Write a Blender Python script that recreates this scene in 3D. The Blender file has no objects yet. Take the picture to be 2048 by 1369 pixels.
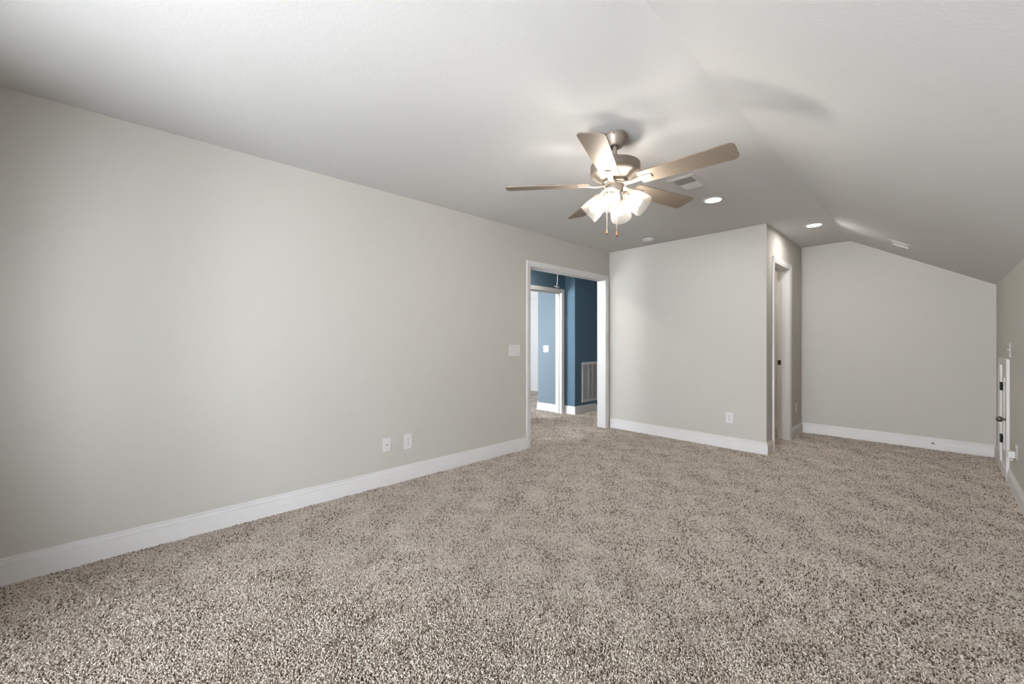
import bpy, bmesh, math, random
import numpy as np
from mathutils import Vector, Matrix

random.seed(7)
PI = math.pi
S = bpy.context.scene
COL = S.collection

# ------------------------------------------------------------------ camera
F_PX, YAW, CAM_H = 806.48, 0.8119, 1.1902
cam = bpy.data.cameras.new('camera')
cam.sensor_width = 36.0
cam.lens = F_PX / 2048 * 36.0
cam.clip_start = 0.02
camera = bpy.data.objects.new('camera', cam)
COL.objects.link(camera)
camera.location = (0, 0, CAM_H)
camera.rotation_euler = (PI / 2, 0, YAW)
S.camera = camera

# ------------------------------------------------------------------ daylight, exposure
world = bpy.data.worlds.new('daylight')
S.world = world
world.use_nodes = True
wn = world.node_tree.nodes
wt = world.node_tree
w_co, w_sep, w_map, w_mix = (wn.new(t) for t in ('ShaderNodeTexCoord', 'ShaderNodeSeparateXYZ', 'ShaderNodeMapRange', 'ShaderNodeMix'))
w_mix.data_type = 'RGBA'                             # bright ground below the horizon, overcast sky above
w_map.inputs['From Min'].default_value = -0.12; w_map.inputs['From Max'].default_value = 0.12
w_mix.inputs[6].default_value = (1.05, 1.075, 1.10, 1); w_mix.inputs[7].default_value = (0.90, 0.935, 0.975, 1)
wt.links.new(w_co.outputs['Generated'], w_sep.inputs[0]); wt.links.new(w_sep.outputs['Z'], w_map.inputs['Value'])
wt.links.new(w_map.outputs['Result'], w_mix.inputs[0]); wt.links.new(w_mix.outputs[2], wn['Background'].inputs['Color'])
wn['Background'].inputs['Strength'].default_value = 45.0
S.view_settings.view_transform = 'Standard'
S.view_settings.look = 'None'
S.view_settings.gamma = 1.0
S.view_settings.use_curve_mapping = False
S.view_settings.exposure = 0.05
S.cycles.use_denoising = True
S.cycles.diffuse_bounces = 9
S.cycles.glossy_bounces = 3
S.cycles.transmission_bounces = 6
S.cycles.transparent_max_bounces = 12
S.cycles.max_bounces = 12
S.cycles.caustics_reflective = False
S.cycles.caustics_refractive = False
S.cycles.sample_clamp_indirect = 4.0

def window_portal(loc, rot, sx, sy):
    """Guides the sky's light in through a window opening."""
    l = bpy.data.lights.new('window_daylight', 'AREA')
    l.shape = 'RECTANGLE'; l.size = sx; l.size_y = sy
    l.cycles.is_portal = True
    o = bpy.data.objects.new('window_daylight', l)
    o.location = loc; o.rotation_euler = rot
    COL.objects.link(o)

# ------------------------------------------------------------------ plan of the place
XL, XR, XC, XF = -3.154, 0.419, -1.237, -0.735     # left wall, right wall, closet side wall, ceiling fold
YB, YC, YF = -2.05, 4.868, 6.462                   # wall behind the camera, closet wall, far wall
HC, ZK = 2.44, 1.778                               # flat ceiling, knee wall
SUB = -0.012                                       # floor under the pile (pile tips are z = 0)
XH, XG = -4.30, -4.09                              # hall wall with a door, hall wall with the grille
WIN = [(-1.60, -0.85), (-0.72, 0.03)]             # windows behind the camera
WZ = (0.5, 1.95)
for a, b in WIN:
    window_portal(((a + b) / 2, YB - 0.02, sum(WZ) / 2), (-PI / 2, 0, 0), b - a, WZ[1] - WZ[0])
FAR_WIN = (-6.6, -5.45, 0.5, 2.0)                  # window of the room beyond the hall
FAR_Y = 2.2
HALL_WIN = (-3.96, -3.58, 0.9, 1.9)                 # window at the near end of the hall
window_portal((-3.77, 1.98, 1.40), (-PI / 2, 0, 0), 0.38, 1.0)
window_portal(((FAR_WIN[0] + FAR_WIN[1]) / 2, FAR_Y - 0.02, (FAR_WIN[2] + FAR_WIN[3]) / 2), (-PI / 2, 0, 0),
              FAR_WIN[1] - FAR_WIN[0], FAR_WIN[3] - FAR_WIN[2])

# ------------------------------------------------------------------ materials
def srgb(r, g, b):
    f = lambda c: (c / 255 / 12.92) if c / 255 <= 0.04045 else ((c / 255 + 0.055) / 1.055) ** 2.4
    return (f(r), f(g), f(b), 1)

def mat(name, col, rough=0.6, metal=0.0, spec=0.5, noise=None, bump=None, emit=None):
    m = bpy.data.materials.new(name); m.use_nodes = True
    nt = m.node_tree; p = nt.nodes['Principled BSDF']
    p.inputs['Base Color'].default_value = col
    p.inputs['Roughness'].default_value = rough
    p.inputs['Metallic'].default_value = metal
    p.inputs['Specular IOR Level'].default_value = spec
    tc = nt.nodes.new('ShaderNodeTexCoord')
    if noise:
        sc, amt = noise
        n = nt.nodes.new('ShaderNodeTexNoise'); n.inputs['Scale'].default_value = sc; n.inputs['Detail'].default_value = 5
        nt.links.new(tc.outputs['Object'], n.inputs['Vector'])
        mx = nt.nodes.new('ShaderNodeMix'); mx.data_type = 'RGBA'
        mx.inputs[6].default_value = tuple(c * (1 - amt) for c in col[:3]) + (1,)
        mx.inputs[7].default_value = tuple(min(1, c * (1 + amt)) for c in col[:3]) + (1,)
        nt.links.new(n.outputs['Fac'], mx.inputs[0]); nt.links.new(mx.outputs[2], p.inputs['Base Color'])
    if bump:
        sc, st, dist = bump
        n = nt.nodes.new('ShaderNodeTexNoise'); n.inputs['Scale'].default_value = sc; n.inputs['Detail'].default_value = 3
        nt.links.new(tc.outputs['Object'], n.inputs['Vector'])
        b = nt.nodes.new('ShaderNodeBump'); b.inputs['Strength'].default_value = st; b.inputs['Distance'].default_value = dist
        nt.links.new(n.outputs['Fac'], b.inputs['Height']); nt.links.new(b.outputs['Normal'], p.inputs['Normal'])
    if emit:
        p.inputs['Emission Color'].default_value = emit[0]; p.inputs['Emission Strength'].default_value = emit[1]
    return m

M = {}
M['ceiling'] = mat('ceiling_paint', srgb(238, 238, 238), 0.9, spec=0.2, bump=(70, 0.22, 0.004))
M['greige'] = mat('greige_wall_paint', srgb(213, 211, 206), 0.85, spec=0.25, bump=(160, 0.10, 0.002))
M['trim'] = mat('white_trim_paint', srgb(244, 244, 245), 0.42, spec=0.4)
M['navy'] = mat('dark_blue_wall_paint', srgb(92, 118, 138), 0.8, spec=0.3, bump=(160, 0.10, 0.002))
M['pale_blue'] = mat('pale_blue_wall_paint', srgb(128, 143, 154), 0.85, spec=0.25, bump=(160, 0.1, 0.002))
M['white_wall'] = mat('white_wall_paint', srgb(244, 246, 247), 0.85, spec=0.25, bump=(160, 0.1, 0.002))
M['closet'] = mat('closet_wall_paint', srgb(228, 225, 217), 0.85, spec=0.25, bump=(160, 0.1, 0.002))
M['backing'] = mat('carpet_backing', srgb(112, 98, 85), 0.95, spec=0.05, noise=(60, 0.25))
M['plastic'] = mat('white_plastic', srgb(238, 238, 240), 0.35, spec=0.5)
M['slot'] = mat('dark_slot', srgb(60, 58, 56), 0.6)
M['nickel'] = mat('brushed_nickel', srgb(172, 161, 150), 0.48, metal=0.6, noise=(40, 0.04))
M['blade'] = mat('satin_nickel_blade', srgb(150, 137, 124), 0.42, metal=0.25, noise=(25, 0.03))
M['blackened'] = mat('black_hinge_metal', srgb(26, 25, 25), 0.4, metal=0.6)
M['dark_nickel'] = mat('dark_nickel', srgb(120, 114, 108), 0.3, metal=0.9)
M['copper'] = mat('copper_pull', srgb(196, 128, 88), 0.35, metal=0.5)
M['vent'] = mat('white_enamel', srgb(234, 234, 234), 0.45)
M['vent_dark'] = mat('duct_interior', srgb(140, 140, 140), 0.8)
M['cord'] = mat('white_cord', srgb(230, 238, 242), 0.6)
M['wire'] = mat('white_coated_wire', srgb(235, 233, 228), 0.4)
M['vinyl'] = mat('white_vinyl', srgb(240, 240, 240), 0.4)

def lamp_mat(name, col, strength):
    m = bpy.data.materials.new(name); m.use_nodes = True
    nt = m.node_tree; nt.nodes.clear()
    e = nt.nodes.new('ShaderNodeEmission'); o = nt.nodes.new('ShaderNodeOutputMaterial')
    e.inputs['Color'].default_value = col; e.inputs['Strength'].default_value = strength
    nt.links.new(e.outputs[0], o.inputs['Surface'])
    return m
M['bulb'] = lamp_mat('warm_bulb_light', (1.0, 0.94, 0.87, 1), 122.0)
M['lens'] = lamp_mat('recessed_lens_light', (1.0, 0.94, 0.875, 1), 148.0)
M['closet_lens'] = lamp_mat('closet_lens_light', (1.0, 0.93, 0.82, 1), 200.0)
M['hall_fill'] = lamp_mat('hall_fill_light', (1.0, 0.92, 0.82, 1), 430.0)  # for an unseen ceiling lamp, added to brighten the hall

def frosted():
    m = bpy.data.materials.new('frosted_shade_glass'); m.use_nodes = True
    nt = m.node_tree; nt.nodes.clear()
    o = nt.nodes.new('ShaderNodeOutputMaterial')
    tr = nt.nodes.new('ShaderNodeBsdfTransparent'); tr.inputs['Color'].default_value = (0.97, 0.96, 0.94, 1)
    tl = nt.nodes.new('ShaderNodeBsdfTranslucent'); tl.inputs['Color'].default_value = (0.93, 0.90, 0.86, 1)
    pr = nt.nodes.new('ShaderNodeBsdfPrincipled'); pr.inputs['Base Color'].default_value = (0.85, 0.83, 0.80, 1)
    pr.inputs['Roughness'].default_value = 0.35
    a = nt.nodes.new('ShaderNodeMixShader'); a.inputs[0].default_value = 0.45
    b = nt.nodes.new('ShaderNodeMixShader'); lw = nt.nodes.new('ShaderNodeLayerWeight'); lw.inputs['Blend'].default_value = 0.35    # the shell is thicker seen edge on
    mr = nt.nodes.new('ShaderNodeMapRange'); mr.inputs['To Min'].default_value = 0.014; mr.inputs['To Max'].default_value = 0.075
    nt.links.new(lw.outputs['Facing'], mr.inputs['Value']); nt.links.new(mr.outputs['Result'], b.inputs[0])
    nt.links.new(tl.outputs[0], a.inputs[1]); nt.links.new(pr.outputs[0], a.inputs[2])
    nt.links.new(tr.outputs[0], b.inputs[1]); nt.links.new(a.outputs[0], b.inputs[2])
    nt.links.new(b.outputs[0], o.inputs['Surface'])
    return m
M['shade'] = frosted()

def pane_mat():
    m = bpy.data.materials.new('window_glass'); m.use_nodes = True
    nt = m.node_tree; nt.nodes.clear()
    o = nt.nodes.new('ShaderNodeOutputMaterial')
    tr = nt.nodes.new('ShaderNodeBsdfTransparent'); gl = nt.nodes.new('ShaderNodeBsdfGlossy')
    gl.inputs['Roughness'].default_value = 0.02
    fr = nt.nodes.new('ShaderNodeFresnel'); fr.inputs['IOR'].default_value = 1.3
    b = nt.nodes.new('ShaderNodeMixShader')
    nt.links.new(fr.outputs[0], b.inputs[0]); nt.links.new(tr.outputs[0], b.inputs[1]); nt.links.new(gl.outputs[0], b.inputs[2])
    nt.links.new(b.outputs[0], o.inputs['Surface'])
    return m
M['pane'] = pane_mat()

# ------------------------------------------------------------------ mesh helpers
def link(name, bm, m, parent=None, smooth=None):
    bmesh.ops.remove_doubles(bm, verts=bm.verts, dist=1e-6)
    bmesh.ops.recalc_face_normals(bm, faces=bm.faces)
    me = bpy.data.meshes.new(name); bm.to_mesh(me); bm.free()
    me.materials.append(m)
    if smooth is not None:
        me.polygons.foreach_set('use_smooth', [True] * len(me.polygons))
        me.set_sharp_from_angle(angle=math.radians(smooth))
    o = bpy.data.objects.new(name, me); COL.objects.link(o)
    if parent is not None:
        o.parent = parent
    return o

def structure(o, label=None):
    o['kind'] = 'structure'
    if label: o['label'] = label
    return o

def thing(name, label, cat, loc=(0, 0, 0), rot=(0, 0, 0), group=None, kind=None):
    o = bpy.data.objects.new(name, None); COL.objects.link(o)
    o.empty_display_size = 0.05
    o.location = loc; o.rotation_euler = rot
    o['label'] = label
    if kind: o['kind'] = kind
    else: o['category'] = cat
    if group: o['group'] = group
    return o

def box(bm, x0, x1, y0, y1, z0, z1, bev=0.0, mtx=None, seg=2):
    t = bmesh.new()
    r = bmesh.ops.create_cube(t, size=1.0)
    for v in t.verts:
        v.co = Vector(((x0 + x1) / 2 + v.co.x * (x1 - x0), (y0 + y1) / 2 + v.co.y * (y1 - y0), (z0 + z1) / 2 + v.co.z * (z1 - z0)))
    if bev:
        bmesh.ops.bevel(t, geom=list(t.edges), offset=bev, segments=seg, affect='EDGES', profile=0.5)
    if mtx is not None:
        bmesh.ops.transform(t, matrix=mtx, verts=t.verts)
    merge(bm, t)

def merge(bm, t):
    me = bpy.data.meshes.new('tmp'); t.to_mesh(me); t.free()
    bm.from_mesh(me); bpy.data.meshes.remove(me)

def lathe(bm, prof, n=40, mtx=None, caps=True):
    """prof: (radius, z) along the axis z."""
    t = bmesh.new(); rings = []
    for r, z in prof:
        if r < 1e-6:
            rings.append([t.verts.new((0, 0, z))])
        else:
            rings.append([t.verts.new((r * math.cos(2 * PI * k / n), r * math.sin(2 * PI * k / n), z)) for k in range(n)])
    for a, b in zip(rings, rings[1:]):
        for k in range(n):
            k2 = (k + 1) % n
            if len(a) == 1 and len(b) == 1: continue
            if len(a) == 1: t.faces.new((a[0], b[k], b[k2]))
            elif len(b) == 1: t.faces.new((a[k], a[k2], b[0]))
            else: t.faces.new((a[k], a[k2], b[k2], b[k]))
    if caps:
        for rg in (rings[0], rings[-1]):
            if len(rg) > 1: t.faces.new(rg)
    if mtx is not None: bmesh.ops.transform(t, matrix=mtx, verts=t.verts)
    merge(bm, t)

def tube(bm, pts, r, n=10):
    """A tube along points; r a number or one radius per point."""
    pts = [Vector(p) for p in pts]; rs = r if isinstance(r, (list, tuple)) else [r] * len(pts)
    t = bmesh.new(); rings = []
    up = Vector((0, 0, 1))
    for i, p in enumerate(pts):
        d = (pts[min(i + 1, len(pts) - 1)] - pts[max(i - 1, 0)]).normalized()
        a = d.cross(up)
        if a.length < 1e-3: a = d.cross(Vector((1, 0, 0)))
        a.normalize(); b = d.cross(a).normalized()
        rings.append([t.verts.new(p + (a * math.cos(2 * PI * k / n) + b * math.sin(2 * PI * k / n)) * rs[i]) for k in range(n)])
    for ra, rb in zip(rings, rings[1:]):
        for k in range(n):
            t.faces.new((ra[k], ra[(k + 1) % n], rb[(k + 1) % n], rb[k]))
    t.faces.new(rings[0]); t.faces.new(rings[-1])
    merge(bm, t)

def prism(bm, outer, holes, to3, depth):
    """Flat outline with holes, extruded by the vector depth; to3 maps (a, b) to a point."""
    t = bmesh.new(); edges = []
    for loop in [outer] + list(holes):
        vs = [t.verts.new(to3(*p)) for p in loop]
        for i in range(len(vs)): edges.append(t.edges.new((vs[i], vs[(i + 1) % len(vs)])))
    bmesh.ops.triangle_fill(t, use_beauty=True, edges=edges)
    r = bmesh.ops.extrude_face_region(t, geom=list(t.faces))
    bmesh.ops.translate(t, vec=Vector(depth), verts=[g for g in r['geom'] if isinstance(g, bmesh.types.BMVert)])
    merge(bm, t)

def wall(name, m, axis, at, outer, holes=(), thick=0.12, label=None):
    """A wall whose room face lies at axis = at and which is thick outward; outer, holes in (along, z)."""
    bm = bmesh.new()
    if axis == 'X': prism(bm, outer, holes, lambda a, z: (at, a, z), (thick, 0, 0))
    else: prism(bm, outer, holes, lambda a, z: (a, at, z), (0, thick, 0))
    return structure(link(name, bm, m), label)

def sweep(bm, path, prof, ex, ey, en, origin=(0, 0, 0), closed=False):
    """Sweep prof = (sideways, height) along a planar path (2D in ex, ey), mitred; sideways is to the path's left, height along en."""
    ex, ey, en, og = Vector(ex), Vector(ey), Vector(en), Vector(origin)
    P = [Vector(p) for p in path]; n = len(P); t = bmesh.new(); rings = []
    for i in range(n):
        d0 = (P[i] - P[i - 1]).normalized() if (i > 0 or closed) else None
        d1 = (P[(i + 1) % n] - P[i]).normalized() if (i < n - 1 or closed) else None
        d0 = d0 or d1; d1 = d1 or d0
        n0, n1 = Vector((-d0.y, d0.x)), Vector((-d1.y, d1.x))
        mi = (n0 + n1).normalized(); mi /= max(0.2, mi.dot(n0))
        rings.append([t.verts.new(og + ex * (P[i].x + mi.x * s) + ey * (P[i].y + mi.y * s) + en * h) for s, h in prof])
    k = len(prof)
    for i in range(n if closed else n - 1):
        a, b = rings[i], rings[(i + 1) % n]
        for j in range(k):
            t.faces.new((a[j], a[(j + 1) % k], b[(j + 1) % k], b[j]))
    if not closed:
        t.faces.new(rings[0]); t.faces.new(rings[-1])
    merge(bm, t)

# ------------------------------------------------------------------ setting: walls, floor, ceiling
T = 0.12
OP0, OP1, OPZ = 3.262, 4.772, 2.052                # cased opening in the left wall
DC0, DC1, DCZ = 5.135, 5.808, 2.075                # closet doorway in the closet's side wall
DA0, DA1, DAZ, DAB = 5.418, 5.997, 0.99, 0.062                  # access door in the right wall
DH0, DH1, DHZ = 4.43, 5.215, 2.015                 # hall doorway

wall('wall_left', M['greige'], 'X', XL, [(YB, SUB), (OP0, SUB), (OP0, OPZ), (OP1, OPZ), (OP1, SUB), (YC + T, SUB), (YC + T, HC), (YB, HC)], thick=-T)
wall('wall_closet', M['greige'], 'Y', YC, [(XL, SUB), (XC, SUB), (XC, HC), (XL, HC)], thick=T)
wall('wall_closet_side', M['greige'], 'X', XC, [(YC + T, SUB), (DC0, SUB), (DC0, DCZ), (DC1, DCZ), (DC1, SUB), (YF, SUB), (YF, HC), (YC + T, HC)], thick=-T)
wall('wall_far', M['greige'], 'Y', YF, [(XC - T, SUB), (XR, SUB), (XR, ZK), (XF, HC), (XC - T, HC)], thick=T)
wall('wall_right', M['greige'], 'X', XR, [(YB, SUB), (YF + T, SUB), (YF + T, ZK), (YB, ZK)],
     [[(DA0, DAB), (DA1, DAB), (DA1, DAZ), (DA0, DAZ)]], thick=T)
wall('wall_near', M['greige'], 'Y', YB, [(XL - T, SUB), (XR + T, SUB), (XR + T, ZK - 0.06), (XF, HC), (XL - T, HC)],
     [[(a, WZ[0]), (b, WZ[0]), (b, WZ[1]), (a, WZ[1])] for a, b in WIN], thick=-T)
bm = bmesh.new(); box(bm, XR + T, XR + T + 0.03, DA0 - 0.15, DA1 + 0.15, SUB - 0.1, DAZ + 0.15)
structure(link('attic_light_block', bm, M['backing']))  # unseen board added behind the access door to stop daylight leaking in
# closet interior
wall('wall_closet_inside_back', M['closet'], 'Y', YF, [(XL, SUB), (XC - T, SUB), (XC - T, HC), (XL, HC)], thick=T)
wall('wall_closet_inside_left', M['closet'], 'X', XL - T, [(YC + T, SUB), (YF + T, SUB), (YF + T, HC), (YC + T, HC)], thick=T)
# hall and the room beyond
HE = 7.4
wall('wall_hall_door', M['navy'], 'X', XH, [(2.0, SUB), (DH0, SUB), (DH0, DHZ), (DH1, DHZ), (DH1, SUB), (5.30, SUB), (5.30, HC), (2.0, HC)], thick=-T)
wall('wall_hall_grille', M['navy'], 'X', XG, [(5.30, -1.2), (HE, -1.2), (HE, HC), (5.30, HC)], thick=-(XG - XH + T))
wall('wall_hall_end', M['navy'], 'Y', HE, [(XG, -1.2), (XL - T, -1.2), (XL - T, HC), (XG, HC)], thick=T)
wall('wall_hall_near', M['navy'], 'Y', 2.0, [(XH - T, SUB), (XL - T, SUB), (XL - T, HC), (XH - T, HC)],
     [[(HALL_WIN[0], HALL_WIN[2]), (HALL_WIN[1], HALL_WIN[2]), (HALL_WIN[1], HALL_WIN[3]), (HALL_WIN[0], HALL_WIN[3])]], thick=-T)
wall('wall_stair', M['navy'], 'X', XL - T, [(YF + T, -1.2), (HE, -1.2), (HE, HC), (YF + T, HC)], thick=T)
wall('wall_stair_low', M['navy'], 'X', XL - T, [(5.85, -1.2), (YF + T, -1.2), (YF + T, SUB - 0.15), (5.85, SUB - 0.15)], thick=T)
wall('wall_beyond_blue', M['pale_blue'], 'Y', 5.24, [(-4.858, SUB), (XH - T, SUB), (XH - T, HC), (-4.858, HC)], thick=0.10)
wall('wall_beyond_far', M['white_wall'], 'Y', 7.15, [(-8.0, SUB), (-4.858, SUB), (-4.858, HC), (-8.0, HC)], thick=T)
wall('wall_beyond_left', M['white_wall'], 'X', -8.0, [(FAR_Y, SUB), (7.15 + T, SUB), (7.15 + T, HC), (FAR_Y, HC)], thick=-T)
wall('wall_beyond_return', M['pale_blue'], 'X', -4.858, [(5.34, SUB), (7.15 + T, SUB), (7.15 + T, HC), (5.34, HC)], thick=0.1)
a, b, c, d = FAR_WIN
wall('wall_beyond_near', M['white_wall'], 'Y', FAR_Y, [(-8.0, SUB), (XH - T, SUB), (XH - T, HC), (-8.0, HC)],
     [[(a, c), (b, c), (b, d), (a, d)]], thick=-T)

bm = bmesh.new()
sl = (HC - ZK) / (XR - XF)
outl = [(XL - T, HC), (XF, HC), (XR + T, ZK - sl * T), (XR + T, ZK - sl * T + 0.12), (XF, HC + 0.10), (XL - T, HC + 0.10)]
prism(bm, outl, [], lambda x, z: (x, YB - T, z), (0, YF + 2 * T - YB, 0))
structure(link('ceiling', bm, M['ceiling']), 'white flat ceiling folding into a slope on the right')
bm = bmesh.new(); box(bm, XH - T, XL - T, 2.0 - T, HE + T, HC, HC + 0.1)
structure(link('ceiling_hall', bm, M['ceiling']))
bm = bmesh.new(); box(bm, -8.12, XH - T, FAR_Y - T, 7.15 + T, HC, HC + 0.1)
structure(link('ceiling_beyond', bm, M['ceiling']))

bm = bmesh.new()
prism(bm, [(XL - T, YB - T), (XR + T, YB - T), (XR + T, YF + T), (XL - T, YF + T)], [], lambda x, y: (x, y, SUB), (0, 0, -0.15))
structure(link('floor', bm, M['backing']))
bm = bmesh.new()
prism(bm, [(-8.12, FAR_Y - T), (XH - T, FAR_Y - T), (XH - T, 2.0 - T), (XL - T, 2.0 - T), (XL - T, 5.85), (XG, 5.85), (XG, 7.27), (-8.12, 7.27)], [],
      lambda x, y: (x, y, SUB), (0, 0, -0.15))
structure(link('floor_hall', bm, M['backing']))
bm = bmesh.new()
for k in range(1, 6):
    y0 = 5.85 + (k - 1) * 0.26
    box(bm, XG, XL - T, y0, y0 + 0.27 if k < 5 else HE, -0.19 * k - 0.25, -0.19 * k, 0.012)
structure(link('floor_stair', bm, M['backing']))

# ------------------------------------------------------------------ baseboards
BASE = [(0.0, SUB), (0.0, 0.130), (0.0060, 0.130), (0.0085, 0.1275), (0.0085, 0.1205), (0.0040, 0.1185), (0.0110, 0.1145),
        (0.0125, 0.1050), (0.0125, 0.0995), (0.0100, 0.0975), (0.0150, 0.0955), (0.0150, 0.0930), (0.0150, SUB)]
def baseboard(name, path, label=None):
    """path on the floor with the room on its left."""
    bm = bmesh.new()
    sweep(bm, path, BASE, (1, 0, 0), (0, 1, 0), (0, 0, 1))
    return structure(link(name, bm, M['trim']), label)
CW = 0.062                                          # casing width
baseboard('baseboard_left', [(XL, OP0 - CW - 0.003), (XL, YB)])
baseboard('baseboard_near', [(XL, YB), (XR, YB)])
baseboard('baseboard_closet', [(XC, DC0 - CW - 0.004), (XC, YC), (XL + 0.018, YC)])
baseboard('baseboard_alcove', [(XR, DA1 + CW + 0.004), (XR, YF), (XC, YF), (XC, DC1 + CW + 0.004)])
baseboard('baseboard_right', [(XR, YB), (XR, DA0 - CW - 0.004)])
baseboard('baseboard_inside_closet', [(XC - T, YF), (XL, YF)])
baseboard('baseboard_hall', [(XG, 5.80), (XG, 5.30), (XH, 5.30)])
baseboard('baseboard_beyond', [(XH - T, 5.24), (-4.858, 5.24), (-4.858, 7.15), (-8.0, 7.15)])
bm = bmesh.new()                                    # the skirt that follows the stair down
prism(bm, [(5.80, SUB), (5.80, 0.130), (5.86, 0.130), (7.0, -0.70), (7.0, -0.95), (5.86, -0.16)], [], lambda y, z: (XG, y, z), (0.0145, 0, 0))
structure(link('baseboard_stair', bm, M['trim']))

# ------------------------------------------------------------------ door frames
CASE = [(0.0, 0.0), (0.0, 0.010), (0.006, 0.0115), (0.016, 0.0120), (0.020, 0.0145), (0.046, 0.0165), (0.054, 0.0190), (CW - 0.003, 0.0190), (CW, 0.0175), (CW, 0.0)]
def casing(parent, axis, at, a0, a1, top, side, reveal=0.005, z0=SUB, wl=None):
    """Three-sided casing round an opening a0..a1 on the face axis = at; side = which way the face looks."""
    bm = bmesh.new()
    if axis == 'X': ex, en = (0, 1, 0), (side, 0, 0)
    else: ex, en = (1, 0, 0), (0, side, 0)
    sweep(bm, [(a0 - reveal, z0), (a0 - reveal, top + reveal), (a1 + reveal, top + reveal), (a1 + reveal, z0)], CASE, ex, (0, 0, 1), en,
          origin=(at, 0, 0) if axis == 'X' else (0, at, 0))
    return link('casing', bm, M['trim'], parent)
def jamb(parent, at0, at1, a0, a1, top, stop=None, z0=SUB):
    """Lining of an opening through a wall that faces along X, from x = at0 to at1."""
    t = 0.014; bm = bmesh.new(); x0, x1 = min(at0, at1), max(at0, at1)
    box(bm, x0, x1, a0 - t, a0, z0, top + t); box(bm, x0, x1, a1, a1 + t, z0, top + t); box(bm, x0, x1, a0, a1, top, top + t)
    if stop is not None:
        s0, s1 = stop
        box(bm, s0, s1, a0, a0 + 0.011, z0, top); box(bm, s0, s1, a1 - 0.011, a1, z0, top); box(bm, s0, s1, a0, a1, top - 0.011, top)
    return link('jamb', bm, M['trim'], parent)

d1 = thing('door_1', 'wide white cased opening from the room to the blue hall', None, kind='structure')
casing(d1, 'X', XL, OP0 + 0.014, OP1 - 0.014, OPZ - 0.014, 1)
casing(d1, 'X', XL - T, OP0 + 0.014, OP1 - 0.014, OPZ - 0.014, -1)
jamb(d1, XL, XL - T, OP0 + 0.014, OP1 - 0.014, OPZ - 0.014)

d2 = thing('door_2', 'white door frame in the dark blue hall wall', None, kind='structure')
casing(d2, 'X', XH, DH0 + 0.014, DH1 - 0.014, DHZ - 0.014, 1)
jamb(d2, XH, XH - T, DH0 + 0.014, DH1 - 0.014, DHZ - 0.014, stop=(XH - 0.075, XH - 0.04))
bm = bmesh.new(); box(bm, XH - 0.112, XH - 0.082, DH1 - 0.0165, DH1 - 0.0135, 0.895, 0.955, 0.001)
link('strike_plate', bm, M['dark_nickel'], d2)

d3 = thing('door_3', 'narrow white closet doorway beside the recess', None, kind='structure')
casing(d3, 'X', XC, DC0 + 0.014, DC1 - 0.014, DCZ - 0.014, 1)
jamb(d3, XC, XC - T, DC0 + 0.014, DC1 - 0.014, DCZ - 0.014, stop=(XC - 0.072, XC - 0.038))
bm = bmesh.new(); box(bm, XC - 0.118, XC - 0.080, DC1 - 0.0165, DC1 - 0.0135, 0.908, 0.968, 0.001)
sp = link('strike_plate', bm, M['dark_nickel'], d3); sp['label'] = 'dark metal strike plate'
bm = bmesh.new(); box(bm, XC - 0.104, XC - 0.090, DC1 - 0.0172, DC1 - 0.0160, 0.925, 0.951)
link('latch_hole', bm, M['blackened'], sp)

d4 = thing('door_4', 'small white attic access door low in the right knee wall', None, kind='structure')
bm = bmesh.new()
ja, jb, jc, jd = DA0 + 0.009, DA1 - 0.009, DAB + 0.009, DAZ - 0.009
sweep(bm, [(ja, jc), (ja, jd), (jb, jd), (jb, jc)], CASE, (0, 1, 0), (0, 0, 1), (-1, 0, 0), origin=(XR, 0, 0), closed=True)
link('casing', bm, M['trim'], d4)
jamb(d4, XR, XR + T, DA0 + 0.014, DA1 - 0.014, DAZ - 0.014, z0=DAB)
bm = bmesh.new(); box(bm, XR, XR + T, DA0, DA1, DAB, DAB + 0.014); link('door_sill', bm, M['trim'], d4)
bm = bmesh.new()
y0, y1, z0, z1, xf = DA0 + 0.017, DA1 - 0.017, DAB + 0.017, DAZ - 0.017, XR + 0.004
ring = [(y0, z0), (y1, z0), (y1, z1), (y0, z1)]
hole = [(y0 + 0.11, z0 + 0.12), (y1 - 0.11, z0 + 0.12), (y1 - 0.11, z1 - 0.11), (y0 + 0.11, z1 - 0.11)]
prism(bm, ring, [hole], lambda y, z: (xf, y, z), (0.035, 0, 0))
box(bm, xf + 0.010, xf + 0.028, hole[0][0] - 0.005, hole[1][0] + 0.005, hole[0][1] - 0.005, hole[2][1] + 0.005)
box(bm, xf + 0.003, xf + 0.02, hole[0][0] + 0.035, hole[1][0] - 0.035, hole[0][1] + 0.035, hole[2][1] - 0.035, 0.006)
panel = link('door_panel', bm, M['trim'], d4)
for zc in (0.774, 0.284):
    bm = bmesh.new()
    box(bm, XR - 0.002, XR + 0.001, DA1 - 0.014 - 0.001, DA1 - 0.014 + 0.004, zc - 0.038, zc + 0.038)
    box(bm, XR + 0.0015, XR + 0.0045, DA1 - 0.075, DA1 - 0.0165, zc - 0.036, zc + 0.036)
    lathe(bm, [(0.006, -0.040), (0.0065, -0.038), (0.0065, 0.038), (0.006, 0.040)], 12, Matrix.Translation((XR - 0.006, DA1 - 0.016, zc)))
    box(bm, XR - 0.0125, XR - 0.001, DA1 - 0.06, DA1 - 0.013, zc - 0.037, zc + 0.037, 0.001)
    h = link('hinge', bm, M['blackened'], d4, 40); h['label'] = 'black hinge'
bm = bmesh.new()
K = Matrix.Translation((XR + 0.004, DA0 + 0.066, 0.520)) @ Matrix.Rotation(-PI / 2, 4, 'Y')
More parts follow.
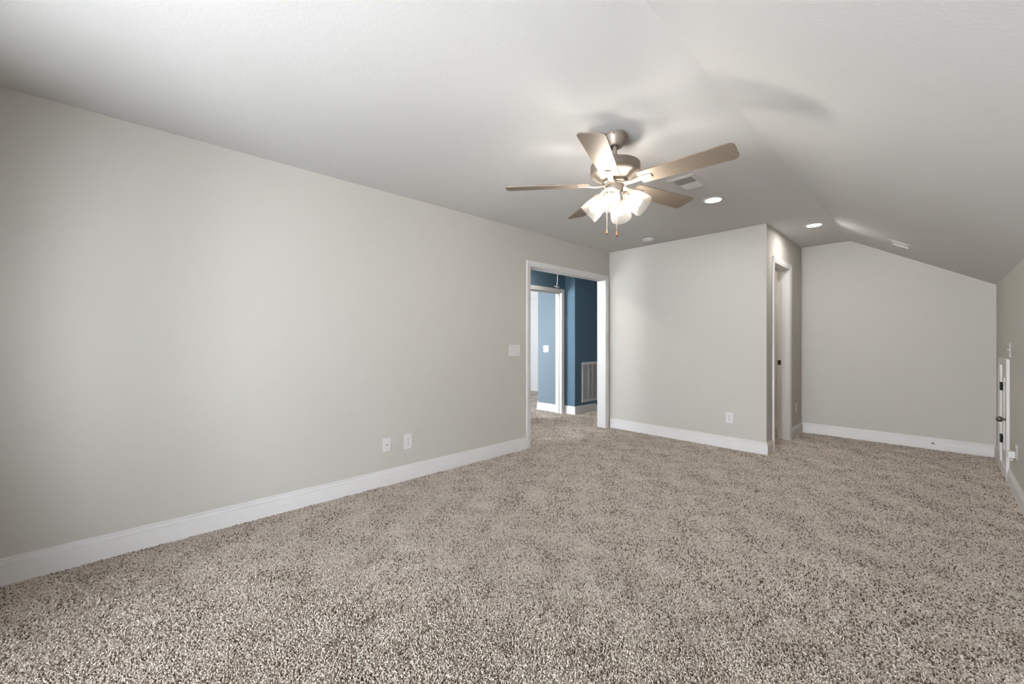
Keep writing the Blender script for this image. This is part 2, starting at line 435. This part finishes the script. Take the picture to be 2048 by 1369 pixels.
lathe(bm, [(0.0, 0.0), (0.026, 0.0), (0.027, 0.004), (0.020, 0.008), (0.012, 0.012), (0.0085, 0.024), (0.0085, 0.030), (0.0160, 0.0335), (0.0225, 0.0395), (0.0250, 0.048),
           (0.0245, 0.055), (0.0205, 0.063), (0.0130, 0.0695), (0.0060, 0.072), (0.0, 0.0725)], 28, K)
kn = link('knob', bm, M['dark_nickel'], d4, 50); kn['label'] = 'round dark nickel knob'

# ------------------------------------------------------------------ windows (behind the camera, and of the room beyond)
def window(name, a, b, z0, z1, y, label):
    w = thing(name, label, None, kind='structure')
    bm = bmesh.new(); f = 0.045
    sweep(bm, [(a, z0), (b, z0), (b, z1), (a, z1)], [(0, 0), (f, 0), (f, 0.06), (0, 0.06)], (1, 0, 0), (0, 0, 1), (0, -1, 0), origin=(0, y - 0.02, 0), closed=True)
    zm = (z0 + z1) / 2
    box(bm, a + f, b - f, y - 0.07, y - 0.03, zm - 0.022, zm + 0.022)
    fr = link('window_frame', bm, M['vinyl'], w)
    bm = bmesh.new(); box(bm, a + 0.03, b - 0.03, y - 0.053, y - 0.049, z0 + 0.03, z1 - 0.03)
    link('window_pane', bm, M['pane'], w)
    bm = bmesh.new(); sweep(bm, [(a, z1), (a, z0), (b, z0), (b, z1)][::-1], [(0, 0), (0, 0.01), (-CW, 0.018), (-CW, 0)], (1, 0, 0), (0, 0, 1), (0, 1, 0), origin=(0, y, 0))
    box(bm, a - CW, b + CW, y, y + 0.018, z1, z1 + CW)
    link('window_casing', bm, M['trim'], w)
    bm = bmesh.new(); box(bm, a - 0.02, b + 0.02, y - 0.02, y + 0.04, z0 - 0.02, z0, 0.003)
    link('window_sill', bm, M['trim'], w)
for i, (a, b) in enumerate(WIN):
    window('window_%d' % (i + 1), a, b, WZ[0], WZ[1], YB, '%s white single hung window in the wall behind the camera' % ('first', 'second')[i])
window('window_3', FAR_WIN[0], FAR_WIN[1], FAR_WIN[2], FAR_WIN[3], FAR_Y, 'wide white window of the bright room beyond the hall')
window('window_4', HALL_WIN[0], HALL_WIN[1], HALL_WIN[2], HALL_WIN[3], 2.0, 'white window at the near end of the blue hall')
bm = bmesh.new(); box(bm, -7.4, -6.2, 7.115, 7.15, 2.24, 2.29, 0.004)
structure(link('trim_1', bm, M['trim']), 'white head trim high on the far bright wall')

# ------------------------------------------------------------------ carpet pile
rng = np.random.default_rng(11)
def pile():
    regs = [(XL + .014, XR - .014, YB + .014, -.75, 0.0085), (XL + .014, XR - .014, -.75, 2.0, 0.0049), (XL + .014, XR - .014, 2.0, YC - .014, 0.0058), (XC + .014, XR - .014, YC - .014, YF - .014, 0.0063),
            (XL - T, XL + .014, OP0 + .014, OP1 - .014, 0.0063), (XH + .014, XL - T, 2.2, 5.30 - .014, 0.0068), (XG + .014, XL - T, 5.30 - .014, 5.85, 0.0068),
            (XH - T - .01, XH + .014, DH0 + .014, DH1 - .014, 0.0068), (-6.95, XH - T - .01, 3.9, 5.225, 0.0080), (-6.95, -4.873, 5.225, 7.135, 0.0080),
            (XC - T - .9, XC - T, YC + T, YF - .014, 0.0072), (XC - T, XC + .014, DC0 + .014, DC1 - .014, 0.0066)]
    P = []; SP = []
    for x0, x1, y0, y1, s in regs:
        nx, ny = max(1, int((x1 - x0) / s)), max(1, int((y1 - y0) / s))
        gx, gy = np.meshgrid((np.arange(nx) + .5) / nx, (np.arange(ny) + .5) / ny)
        p = np.stack([x0 + gx.ravel() * (x1 - x0), y0 + gy.ravel() * (y1 - y0)], 1)
        p += rng.uniform(-.48, .48, p.shape) * s
        p[:, 0] = np.clip(p[:, 0], x0 + .002, x1 - .002); p[:, 1] = np.clip(p[:, 1], y0 + .002, y1 - .002)
        P.append(p); SP.append(np.full(len(p), s))
    P = np.concatenate(P); SP = np.concatenate(SP); N = len(P)
    def field(waves, lo, hi):
        v = np.zeros(N)
        for _ in range(waves):
            a = rng.uniform(0, 2 * PI); k = 2 * PI / rng.uniform(lo, hi)
            v += np.sin(k * (P[:, 0] * np.cos(a) + P[:, 1] * np.sin(a)) + rng.uniform(0, 2 * PI))
        return v / math.sqrt(waves / 2)
    mott = field(14, .12, .55); nap = field(8, .5, 1.6)
    ang = rng.uniform(0, 2 * PI, N); lean = rng.uniform(.0025, .0060, N) * SP / .0061
    dx = np.cos(ang) * lean + .0011 * mott; dy = np.sin(ang) * lean + .0011 * nap
    cz = rng.uniform(-.0035, .0015, N) - .0009 * np.clip(mott, -1.5, 1.5)
    side = rng.uniform(-.0022, .0022, N)
    pos = np.zeros((N, 4, 3)); k = [0, .35, 1.0, 1.75]; zz = [SUB, -.0055, 0.0, -.0012]
    for i in range(4):
        w = math.sin(i / 3 * PI)
        pos[:, i, 0] = P[:, 0] + dx * k[i] - dy / lean * side * w
        pos[:, i, 1] = P[:, 1] + dy * k[i] + dx / lean * side * w
        pos[:, i, 2] = zz[i] + (cz if i >= 2 else cz * .5 * (i > 0))
    rs = SP / .0061
    rad = np.stack([.0019 * rs, .0023 * rs, .0022 * rs, .0012 * rs], 1) * rng.uniform(.85, 1.15, (N, 1))
    yarn = np.clip(rng.uniform(0, 1, N) + .05 * mott, 0, 1)
    cu = bpy.data.hair_curves.new('carpet')
    cu.add_curves([4] * N)
    cu.attributes['position'].data.foreach_set('vector', pos.astype(np.float32).ravel())
    ra = cu.attributes.get('radius') or cu.attributes.new('radius', 'FLOAT', 'POINT')
    ra.data.foreach_set('value', rad.astype(np.float32).ravel())
    ya = cu.attributes.new('yarn', 'FLOAT', 'CURVE')
    ya.data.foreach_set('value', yarn.astype(np.float32))
    m = bpy.data.materials.new('frieze_carpet_yarn'); m.use_nodes = True
    nt = m.node_tree; p = nt.nodes['Principled BSDF']
    at = nt.nodes.new('ShaderNodeAttribute'); at.attribute_name = 'yarn'
    cr = nt.nodes.new('ShaderNodeValToRGB'); el = cr.color_ramp; el.interpolation = 'LINEAR'
    el.elements[0].position = 0.0; el.elements[0].color = srgb(96, 82, 70)
    el.elements[1].position = 1.0; el.elements[1].color = srgb(240, 232, 223)
    for q, c in ((.12, srgb(116, 101, 87)), (.19, srgb(184, 171, 159)), (.45, srgb(211, 201, 191)), (.75, srgb(229, 220, 211))):
        e = el.elements.new(q); e.color = c
    nt.links.new(at.outputs['Fac'], cr.inputs['Fac']); nt.links.new(cr.outputs['Color'], p.inputs['Base Color'])
    p.inputs['Roughness'].default_value = 0.9; p.inputs['Specular IOR Level'].default_value = 0.15
    cu.materials.append(m)
    o = bpy.data.objects.new('carpet_pile', cu); COL.objects.link(o)
    o['kind'] = 'stuff'; o['label'] = 'flecked beige and brown frieze carpet covering the floor wall to wall'; o['category'] = 'carpet'
pile()

# ------------------------------------------------------------------ ceiling fan
FAN = (-1.340, 2.129)
fan = thing('ceiling_fan', 'brushed nickel ceiling fan with five blades and four lit frosted shades', 'ceiling fan', (FAN[0], FAN[1], HC))
def fz(z): return z - HC
bm = bmesh.new()
lathe(bm, [(0.0, 0.0), (0.066, 0.0), (0.0665, -0.004), (0.0655, -0.020), (0.062, -0.030), (0.054, -0.050), (0.045, -0.066), (0.042, -0.071), (0.038, -0.074),
           (0.030, -0.0745), (0.028, -0.070), (0.020, -0.066)], 48)
cano = link('canopy', bm, M['nickel'], fan, 40)
bm = bmesh.new()
box(bm, -0.003, 0.003, -0.0675, -0.063, -0.020, -0.010, mtx=Matrix.Rotation(math.radians(25), 4, 'Z'))
link('screw_slot', bm, M['slot'], cano)
bm = bmesh.new(); lathe(bm, [(0.0125, -0.060), (0.0125, -0.195)], 24)
link('downrod', bm, M['nickel'], fan, 40)
bm = bmesh.new()
lathe(bm, [(0.013, fz(2.275)), (0.030, fz(2.272)), (0.070, fz(2.266)), (0.135, fz(2.262)), (0.143, fz(2.259)), (0.1465, fz(2.254)), (0.1465, fz(2.205)), (0.1445, fz(2.199)),
           (0.134, fz(2.190)), (0.118, fz(2.184)), (0.100, fz(2.172)), (0.092, fz(2.166)), (0.0, fz(2.166))], 64)
link('motor_housing', bm, M['nickel'], fan, 40)
bm = bmesh.new()                                     # ring the blade irons bolt to
lathe(bm, [(0.0, fz(2.166)), (0.074, fz(2.166)), (0.075, fz(2.164)), (0.075, fz(2.146)), (0.072, fz(2.143)), (0.066, fz(2.141)), (0.0, fz(2.141))], 48)
link('rotor_ring', bm, M['nickel'], fan, 40)
BZ = fz(2.142)
PITCH = math.radians(-12)
def blade_mesh():
    bm = bmesh.new(); L0, L1 = 0.155, 0.662; hw0, hw1 = 0.056, 0.070
    def corner(cx, cy, r, a0, a1, n=7): return [(cx + r * math.cos(a0 + (a1 - a0) * i / n), cy + r * math.sin(a0 + (a1 - a0) * i / n)) for i in range(n + 1)]
    rt, rr = 0.030, 0.014
    pts = corner(L0 + rr, -hw0 + rr, rr, -PI, -PI / 2) + corner(L1 - rt, -hw1 + rt, rt, -PI / 2, 0) + corner(L1 - rt, hw1 - rt, rt, 0, PI / 2) + corner(L0 + rr, hw0 - rr, rr, PI / 2, PI)
    prism(bm, pts, [], lambda x, y: (x, y, -0.003), (0, 0, 0.006))
    return bm
def iron_mesh():
    bm = bmesh.new()
    path = [(0.062, -0.006), (0.085, -0.010), (0.110, -0.012), (0.135, -0.010), (0.155, -0.0065), (0.175, -0.0045), (0.228, -0.0045)]
    wid = [0.020, 0.017, 0.0155, 0.0155, 0.0165, 0.0185, 0.0185]
    top, bot = [], []
    for (x, z), w in zip(path, wid):
        top.append((bm.verts.new((x, -w, z + 0.0022)), bm.verts.new((x, w, z + 0.0022))))
        bot.append((bm.verts.new((x, -w, z - 0.0022)), bm.verts.new((x, -w * .4, z - 0.0045)), bm.verts.new((x, w * .4, z - 0.0045)), bm.verts.new((x, w, z - 0.0022))))
    for i in range(len(path) - 1):
        bm.faces.new((top[i][0], top[i][1], top[i + 1][1], top[i + 1][0]))
        for j in range(3): bm.faces.new((bot[i][j], bot[i][j + 1], bot[i + 1][j + 1], bot[i + 1][j]))
        bm.faces.new((top[i][0], top[i + 1][0], bot[i + 1][0], bot[i][0])); bm.faces.new((top[i][1], top[i + 1][1], bot[i + 1][3], bot[i][3]))
    for i in (0, -1): bm.faces.new((top[i][0], bot[i][0], bot[i][1], bot[i][2], bot[i][3], top[i][1]))
    return bm
blade0 = link('blade', blade_mesh(), M['blade'], fan)
iron0 = link('blade_iron', iron_mesh(), M['nickel'], blade0, 40)
screws = []
for y in (-0.008, 0.008):
    bm = bmesh.new(); lathe(bm, [(0.0, -0.0105), (0.003, -0.010), (0.0036, -0.008), (0.0, -0.0075)], 10, Matrix.Translation((0.216, y, 0)))
    screws.append(link('screw', bm, M['dark_nickel'], blade0))
for k in range(5):
    if k == 0: b = blade0
    else:
        b = blade0.copy(); COL.objects.link(b); b.parent = fan
        for c in [iron0] + screws:
            c2 = c.copy(); COL.objects.link(c2); c2.parent = b
    b.rotation_mode = 'QUATERNION'
    b.location = (0, 0, BZ)
    b.rotation_quaternion = (Matrix.Rotation(math.radians(4.6 + 72 * k), 3, 'Z') @ Matrix.Rotation(PITCH, 3, 'X')).to_quaternion()
bm = bmesh.new()                                     # scalloped cup between irons and switch housing
lathe(bm, [(0.056, fz(2.141)), (0.064, fz(2.139)), (0.0655, fz(2.135)), (0.063, fz(2.132)), (0.056, fz(2.134)), (0.053, fz(2.139))], 48, caps=False)
link('trim_ring', bm, M['nickel'], fan, 40)
bm = bmesh.new()
lathe(bm, [(0.0, fz(2.141)), (0.047, fz(2.141)), (0.0485, fz(2.136)), (0.0475, fz(2.100)), (0.045, fz(2.090)), (0.034, fz(2.078)), (0.022, fz(2.070)), (0.016, fz(2.060)),
           (0.013, fz(2.046)), (0.0095, fz(2.038)), (0.009, fz(2.030)), (0.005, fz(2.024)), (0.0, fz(2.023))], 40)
link('switch_housing', bm, M['nickel'], fan, 40)
SH_OUT = [(0.0, 0.026), (0.006, 0.0275), (0.020, 0.034), (0.040, 0.0455), (0.065, 0.0555), (0.095, 0.0615), (0.125, 0.0635), (0.142, 0.0640)]
def shade_mesh():
    bm = bmesh.new()
    prof = [(r, z) for z, r in SH_OUT] + [(0.0628, 0.1435)] + [(r - 0.0026, z) for z, r in reversed(SH_OUT)]
    lathe(bm, prof, 44, caps=False)
    return bm
def bulb_mesh():
    bm = bmesh.new()
    lathe(bm, [(0.0, 0.063), (0.0215, 0.063), (0.0255, 0.070), (0.0290, 0.084), (0.0285, 0.096), (0.023, 0.107), (0.012, 0.114), (0.0, 0.116)], 24)
    return bm
def bulb_base_mesh():
    bm = bmesh.new()
    lathe(bm, [(0.0, 0.030), (0.012, 0.031), (0.013, 0.044), (0.0170, 0.054), (0.0218, 0.0628), (0.0, 0.0628)], 24)
    return bm
def socket_mesh():
    bm = bmesh.new()
    lathe(bm, [(0.0, -0.012), (0.014, -0.011), (0.018, -0.006), (0.019, 0.004), (0.026, 0.006), (0.0262, 0.010), (0.016, 0.012), (0.014, 0.032), (0.0, 0.032)], 28)
    return bm
def arm_mesh():
    bm = bmesh.new()
    tube(bm, [(0, 0, -0.050), (0, 0, -0.030), (0, 0, -0.008)], [0.010, 0.0095, 0.011], 14)
    return bm
sh0 = link('lamp_shade', shade_mesh(), M['shade'], fan, 60)
sk0 = link('lamp_socket', socket_mesh(), M['nickel'], fan, 40)
ar0 = link('lamp_arm', arm_mesh(), M['nickel'], fan, 40)
bu0 = link('light_bulb', bulb_mesh(), M['bulb'], fan, 60)
bb0 = link('bulb_base', bulb_base_mesh(), M['plastic'], bu0, 40)
DOWN = math.radians(39)
for k in range(4):
    az = math.radians(18.5 + 90 * k)
    d = Vector((math.cos(az) * math.cos(DOWN), math.sin(az) * math.cos(DOWN), -math.sin(DOWN)))
    q = d.to_track_quat('Z', 'Y')
    base = Vector((math.cos(az) * 0.058, math.sin(az) * 0.058, fz(2.074)))
    for o in (sh0, sk0, ar0, bu0):
        c = o if k == 0 else o.copy()
        if k:
            COL.objects.link(c); c.parent = fan
            if o is bu0:
                c2 = bb0.copy(); COL.objects.link(c2); c2.parent = c
        c.rotation_mode = 'QUATERNION'; c.location = base; c.rotation_quaternion = q
RV = Vector((math.cos(YAW), math.sin(YAW), 0)); DV = Vector((-math.sin(YAW), math.cos(YAW), 0))
for off, ztop, zend in ((RV * -0.052 - DV * 0.012, 2.100, 1.838), (RV * -0.001 - DV * 0.044, 2.085, 1.818)):
    bm = bmesh.new()
    tube(bm, [off + Vector((0, 0, fz(ztop))), off + Vector((0, 0, fz(zend + 0.03)))], 0.0011, 8)
    n = int((ztop - zend - 0.03) / 0.006)
    for i in range(n):
        lathe(bm, [(0, -0.0021), (0.0019, -0.001), (0.0019, 0.001), (0, 0.0021)], 8, Matrix.Translation(off + Vector((0, 0, fz(ztop - 0.006 * i)))))
    ch = link('pull_chain', bm, M['nickel'], fan, 40)
    bm = bmesh.new()
    lathe(bm, [(0.0, 0.036), (0.0025, 0.034), (0.003, 0.026), (0.0055, 0.016), (0.0068, 0.008), (0.0062, 0.004), (0.0, 0.004)], 16, Matrix.Translation(off + Vector((0, 0, fz(zend)))))
    pu = link('pull_knob', bm, M['copper'], ch, 40); pu['label'] = 'small copper coloured pull'
    bm = bmesh.new()
    lathe(bm, [(0.0, 0.0042), (0.0060, 0.0042), (0.0055, 0.0), (0.0, -0.0005)], 16, Matrix.Translation(off + Vector((0, 0, fz(zend)))))
    link('pull_tip', bm, M['blackened'], ch, 40)

# ------------------------------------------------------------------ ceiling fittings
def recessed_light(x, y, label, lens='lens', group='recessed lights in the ceiling', r=0.095):
    t = thing('recessed_light', label, 'ceiling light', (x, y, HC), group=group)
    bm = bmesh.new()
    lathe(bm, [(0.062, -0.004), (0.064, -0.0075), (0.072, -0.0085), (r - 0.012, -0.006), (r - 0.002, -0.002), (r, 0.0), (0.062, 0.0)], 48, caps=False)
    link('trim_ring', bm, M['plastic'], t, 40)
    bm = bmesh.new()
    lathe(bm, [(0.0, -0.0056), (0.0622, -0.0050), (0.0622, -0.001), (0.0, -0.001)], 40)
    link('lens', bm, M[lens], t, 40)
recessed_light(-1.352, 3.716, 'lit recessed ceiling light behind the fan, next to the square vent')
recessed_light(-0.903, 5.297, 'lit recessed ceiling light in the recess by the closet doorway')
recessed_light(-1.95, 5.75, 'lit recessed light on the closet ceiling', 'closet_lens', 'recessed lights in the closet')
recessed_light(-3.85, 3.95, 'unseen recessed light added on the hall ceiling to brighten the hall', 'hall_fill', 'added lights in the hall')

sd = thing('smoke_detector', 'round white smoke detector on the ceiling above the closet wall', 'smoke detector', (-2.420, 4.575, HC))
bm = bmesh.new(); lathe(bm, [(0.0, 0.0), (0.068, 0.0), (0.069, -0.004), (0.067, -0.010), (0.0, -0.010)], 40); link('base', bm, M['plastic'], sd, 40)
bm = bmesh.new(); lathe(bm, [(0.058, -0.010), (0.0585, -0.014), (0.056, -0.026), (0.050, -0.032), (0.034, -0.036), (0.030, -0.034), (0.010, -0.034), (0.0, -0.034)], 40); cv = link('cover', bm, M['plastic'], sd, 40)
bm = bmesh.new()
for k in range(12):
    box(bm, 0.0565, 0.0592, -0.008, 0.008, -0.0225, -0.017, mtx=Matrix.Rotation(2 * PI * k / 12, 4, 'Z'))
link('vent_slot', bm, M['vent_dark'], sd)

def register(label, w, l, loc, rot, group):
    """Two-way ceiling register, w along local x, l along local y, facing local -z."""
    t = thing('ceiling_vent', label, 'air vent', loc, rot, group)
    bm = bmesh.new(); f = 0.030
    sweep(bm, [(-w / 2, -l / 2), (w / 2, -l / 2), (w / 2, l / 2), (-w / 2, l / 2)], [(0, 0), (0, 0.003), (0.004, 0.005), (f - 0.004, 0.009), (f, 0.008), (f, 0)],
          (1, 0, 0), (0, 1, 0), (0, 0, -1), closed=True)
    link('frame', bm, M['vent'], t)
    bm = bmesh.new(); box(bm, -w / 2 + f - .004, w / 2 - f + .004, -l / 2 + f - .004, l / 2 - f + .004, -0.0015, -0.0005)
    link('duct_opening', bm, M['vent_dark'], t)
    bm = bmesh.new(); n = 9; span = l - 2 * f
    for i in range(2 * n):
        y = -span / 2 + span * (i + .5) / (2 * n)
        ang = math.radians(38) if i < n else math.radians(-38)
        box(bm, -w / 2 + f - .002, w / 2 - f + .002, -0.0052, 0.0052, -0.0004, 0.0004, mtx=Matrix.Translation((0, y, -0.0055)) @ Matrix.Rotation(ang, 4, 'X'))
    box(bm, -w / 2 + f - .002, w / 2 - f + .002, -0.002, 0.002, -0.009, -0.0015)
    link('louvers', bm, M['vent'], t)
    bm = bmesh.new(); box(bm, 0.010, 0.016, l / 2 - f - 0.012, l / 2 - f + 0.002, -0.020, -0.006, 0.001)
    link('damper_lever', bm, M['vent'], t)
register('square white two-way air vent on the flat ceiling beside the fan', 0.20, 0.31, (-1.343, 3.178, HC), (0, 0, 0), 'ceiling air vents')
sx, sy = -0.248, 5.570
register('narrow white air vent on the sloped ceiling near the far wall', 0.185, 0.275, (sx, sy, HC - sl * (sx - XF)), (0, math.atan(sl), 0), 'ceiling air vents')

# ------------------------------------------------------------------ wall plates
FACE = {'+X': PI / 2, '-Y': 0.0, '-X': -PI / 2}     # local -y looks out of the wall, x to the right, z up
def plate_mesh(w, h): 
    bm = bmesh.new()
    vs = [((-w / 2, 0), 0), ((-w / 2, -0.003), 0), ((-w / 2 + 0.007, -0.0055), 0.007)]
    box(bm, -w / 2, w / 2, -0.0056, 0.0, -h / 2, h / 2, 0.0028, seg=2)
    return bm
def outlet(label, loc, face, w=0.076, h=0.122):
    t = thing('power_outlet', label, 'power outlet', loc, (0, 0, FACE[face]), 'duplex power outlets')
    link('cover_plate', plate_mesh(w, h), M['plastic'], t)
    for zc in (0.0195, -0.0195):
        bm = bmesh.new()
        lathe(bm, [(0.0, 0.0), (0.0172, 0.0), (0.0170, 0.0015), (0.0, 0.0018)], 28, Matrix.Translation((0, -0.0056, zc)) @ Matrix.Diagonal((1, 1, 0.86, 1)) @ Matrix.Rotation(PI / 2, 4, 'X'))
        s = link('socket', bm, M['plastic'], t)
        bm = bmesh.new()
        box(bm, -0.0078, -0.0052, -0.0079, -0.0070, zc + 0.0005, zc + 0.0095); box(bm, 0.0052, 0.0078, -0.0079, -0.0070, zc + 0.0015, zc + 0.0088)
        lathe(bm, [(0.0, 0.0), (0.0026, 0.0), (0.0026, 0.0009), (0.0, 0.0009)], 12, Matrix.Translation((0, -0.0070, zc - 0.0068)) @ Matrix.Rotation(PI / 2, 4, 'X'))
        link('socket_hole', bm, M['slot'], s)
    bm = bmesh.new(); lathe(bm, [(0.0, 0.0), (0.003, 0.0), (0.002, 0.001), (0, 0.001)], 12, Matrix.Translation((0, -0.0056, 0)) @ Matrix.Rotation(PI / 2, 4, 'X'))
    link('screw', bm, M['vent_dark'], t)
    return t
def toggle_switch(label, loc, face, gangs, w, h, group='light switches'):
    t = thing('light_switch', label, 'light switch', loc, (0, 0, FACE[face]), group)
    link('cover_plate', plate_mesh(w, h), M['plastic'], t)
    for g in range(gangs):
        x = (g - (gangs - 1) / 2) * 0.046
        bm = bmesh.new(); up = 1 if g != 1 else -1
        box(bm, x - 0.0050, x + 0.0050, -0.0062, -0.0050, -0.012, 0.012)
        box(bm, x - 0.0042, x + 0.0042, -0.0185, -0.0045, -0.0055, 0.0055, 0.0012, mtx=Matrix.Rotation(math.radians(-28 * up), 4, 'X'))
        tg = link('toggle', bm, M['plastic'], t)
        for z in (0.030, -0.030):
            bm = bmesh.new()
            lathe(bm, [(0.0, 0.0), (0.003, 0.0), (0.002, 0.001), (0, 0.001)], 12, Matrix.Translation((x, -0.0056, z)) @ Matrix.Rotation(PI / 2, 4, 'X'))
            link('screw', bm, M['vent'], t)
toggle_switch('white triple toggle light switch on the left wall beside the hall opening', (XL, 3.027, 1.100), '+X', 3, 0.168, 0.124)
toggle_switch('white single light switch high above the small access door', (XR, 5.316, 1.122), '-X', 1, 0.076, 0.120)
toggle_switch('white light switch on the pale blue wall beyond the hall', (-4.667, 5.24, 1.073), '-Y', 2, 0.118, 0.120)
cj = thing('cable_jack', 'white wall plate with one round cable socket, left of the outlet', 'cable jack', (XL, 1.552, 0.334), (0, 0, FACE['+X']))
link('cover_plate', plate_mesh(0.073, 0.118), M['plastic'], cj)
bm = bmesh.new()
R90 = Matrix.Rotation(PI / 2, 4, 'X')
lathe(bm, [(0.0, 0.0), (0.0050, 0.0), (0.0050, 0.002), (0.0036, 0.002), (0.0036, 0.008), (0.0, 0.009)], 16, Matrix.Translation((0, -0.0056, 0)) @ R90)
link('coax_connector', bm, M['dark_nickel'], cj, 40)
for z in (0.042, -0.042):
    bm = bmesh.new(); lathe(bm, [(0.0, 0.0), (0.003, 0.0), (0.002, 0.001), (0, 0.001)], 12, Matrix.Translation((0, -0.0056, z)) @ R90)
    link('screw', bm, M['vent'], cj)
outlet('white power outlet low on the left wall, right of the cable plate', (XL, 1.748, 0.329), '+X', 0.080, 0.130)
outlet('white power outlet low on the closet wall facing the room', (-1.598, YC, 0.343), '-Y', 0.080, 0.124)
outlet('white power outlet beside the closet doorway in the recess', (XC, 6.155, 0.352), '+X')
outlet('white power outlet low on the right wall holding the plug-in box', (XR, 4.910, 0.345), '-X')

pd = thing('plug_in_freshener', 'small white box plugged into the right wall outlet', 'plug-in device', (XR - 0.0095, 4.905, 0.328), (0, 0, FACE['-X']))
bm = bmesh.new(); box(bm, -0.021, 0.021, -0.038, 0.0, -0.024, 0.026, 0.004); link('body', bm, M['plastic'], pd, 40)
bm = bmesh.new(); lathe(bm, [(0.0, -0.050), (0.006, -0.049), (0.0085, -0.044), (0.0085, -0.030), (0.007, -0.023)], 20, Matrix.Translation((0, -0.016, 0))); link('refill', bm, M['closet'], pd, 40)

ds = thing('door_stop', 'small metal door stop on the far wall baseboard', 'door stop', (-0.033, YF - 0.0145, 0.065), (0, 0, 0))
bm = bmesh.new(); lathe(bm, [(0.0, 0.0), (0.012, 0.0), (0.012, 0.003), (0.005, 0.006), (0.0048, 0.050), (0.0, 0.050)], 18, Matrix.Rotation(PI / 2, 4, 'X')); link('rod', bm, M['dark_nickel'], ds, 40)
bm = bmesh.new(); lathe(bm, [(0.0, 0.048), (0.0085, 0.048), (0.009, 0.054), (0.008, 0.064), (0.0, 0.066)], 18, Matrix.Rotation(PI / 2, 4, 'X')); bp = link('bumper', bm, M['plastic'], ds, 40); bp['label'] = 'white rubber bumper'

# ------------------------------------------------------------------ hall fittings
gr = thing('return_air_grille', 'large white return air grille on the dark blue hall wall', 'air grille', (XG, 5.486, 0.175), (0, 0, FACE['+X']))
GW, GH, GF = 0.62, 0.675, 0.045
bm = bmesh.new()
sweep(bm, [(0, 0), (GW, 0), (GW, GH), (0, GH)], [(0, 0), (0, 0.006), (0.006, 0.010), (GF - 0.004, 0.010), (GF, 0.006), (GF, 0)], (1, 0, 0), (0, 0, 1), (0, -1, 0), closed=True)
link('frame', bm, M['vent'], gr)
bm = bmesh.new(); box(bm, GF - .004, GW - GF + .004, -0.0015, 0.0, GF - .004, GH - GF + .004); link('filter_opening', bm, M['vent_dark'], gr)
for k in range(1, 4):
    bm = bmesh.new(); x = GF + (GW - 2 * GF) * k / 4
    box(bm, x - 0.008, x + 0.008, -0.0105, -0.001, GF - .003, GH - GF + .003, 0.001); link('mullion', bm, M['vent'], gr)
bm = bmesh.new(); n = 46
for i in range(n):
    z = GF + (GH - 2 * GF) * (i + .5) / n
    box(bm, GF - .003, GW - GF + .003, -0.0055, 0.0055, -0.0005, 0.0005, mtx=Matrix.Translation((0, -0.0052, z)) @ Matrix.Rotation(math.radians(42), 4, 'X'))
link('louvers', bm, M['vent'], gr)

pc = thing('attic_pull_cord', 'white pull cord with a curved handle hanging from the hall ceiling', 'pull cord', (-3.80, 4.50, HC))
bm = bmesh.new(); tube(bm, [(0, .012, 0), (0, .014, -.12), (0, .016, -.25), (0.002, .011, -.36), (0, .001, -.43), (0, 0, -.452)], 0.0036, 8); link('cord', bm, M['cord'], pc, 60)
bm = bmesh.new()
hp = [(0.02 * math.cos(0), (i - 4) / 4 * 0.060, -.452 + 0.012 * ((i - 4) / 4) ** 2 - 0.004 * (i - 4) / 4) for i in range(9)]
tube(bm, [(0, y, z) for x, y, z in hp], [0.004, 0.0055, 0.006, 0.0065, 0.007, 0.0065, 0.006, 0.0055, 0.004], 10); link('handle', bm, M['cord'], pc, 60)

ws = thing('wire_shelf', 'white wire shelf on the back wall inside the closet', 'shelf', (XL, YF, 1.70), (0, 0, 0))
LW = XC - T - XL
bm = bmesh.new()
for y in (-0.006, -0.15, -0.29): tube(bm, [(0.003, y, 0), (LW - 0.003, y, 0)], 0.003, 8)
tube(bm, [(0.003, -0.295, -0.030), (LW - 0.003, -0.295, -0.030)], 0.003, 8)
n = int(LW / 0.026)
for i in range(n):
    x = 0.012 + i * 0.026
    tube(bm, [(x, -0.004, 0.003), (x, -0.292, 0.003), (x, -0.297, -0.030)], 0.0015, 6)
link('wire_deck', bm, M['wire'], ws)
for x in (0.35, 1.05, 1.62):
    bm = bmesh.new(); tube(bm, [(x, -0.285, -0.005), (x, -0.003, -0.28)], 0.004, 8); link('brace', bm, M['wire'], ws)
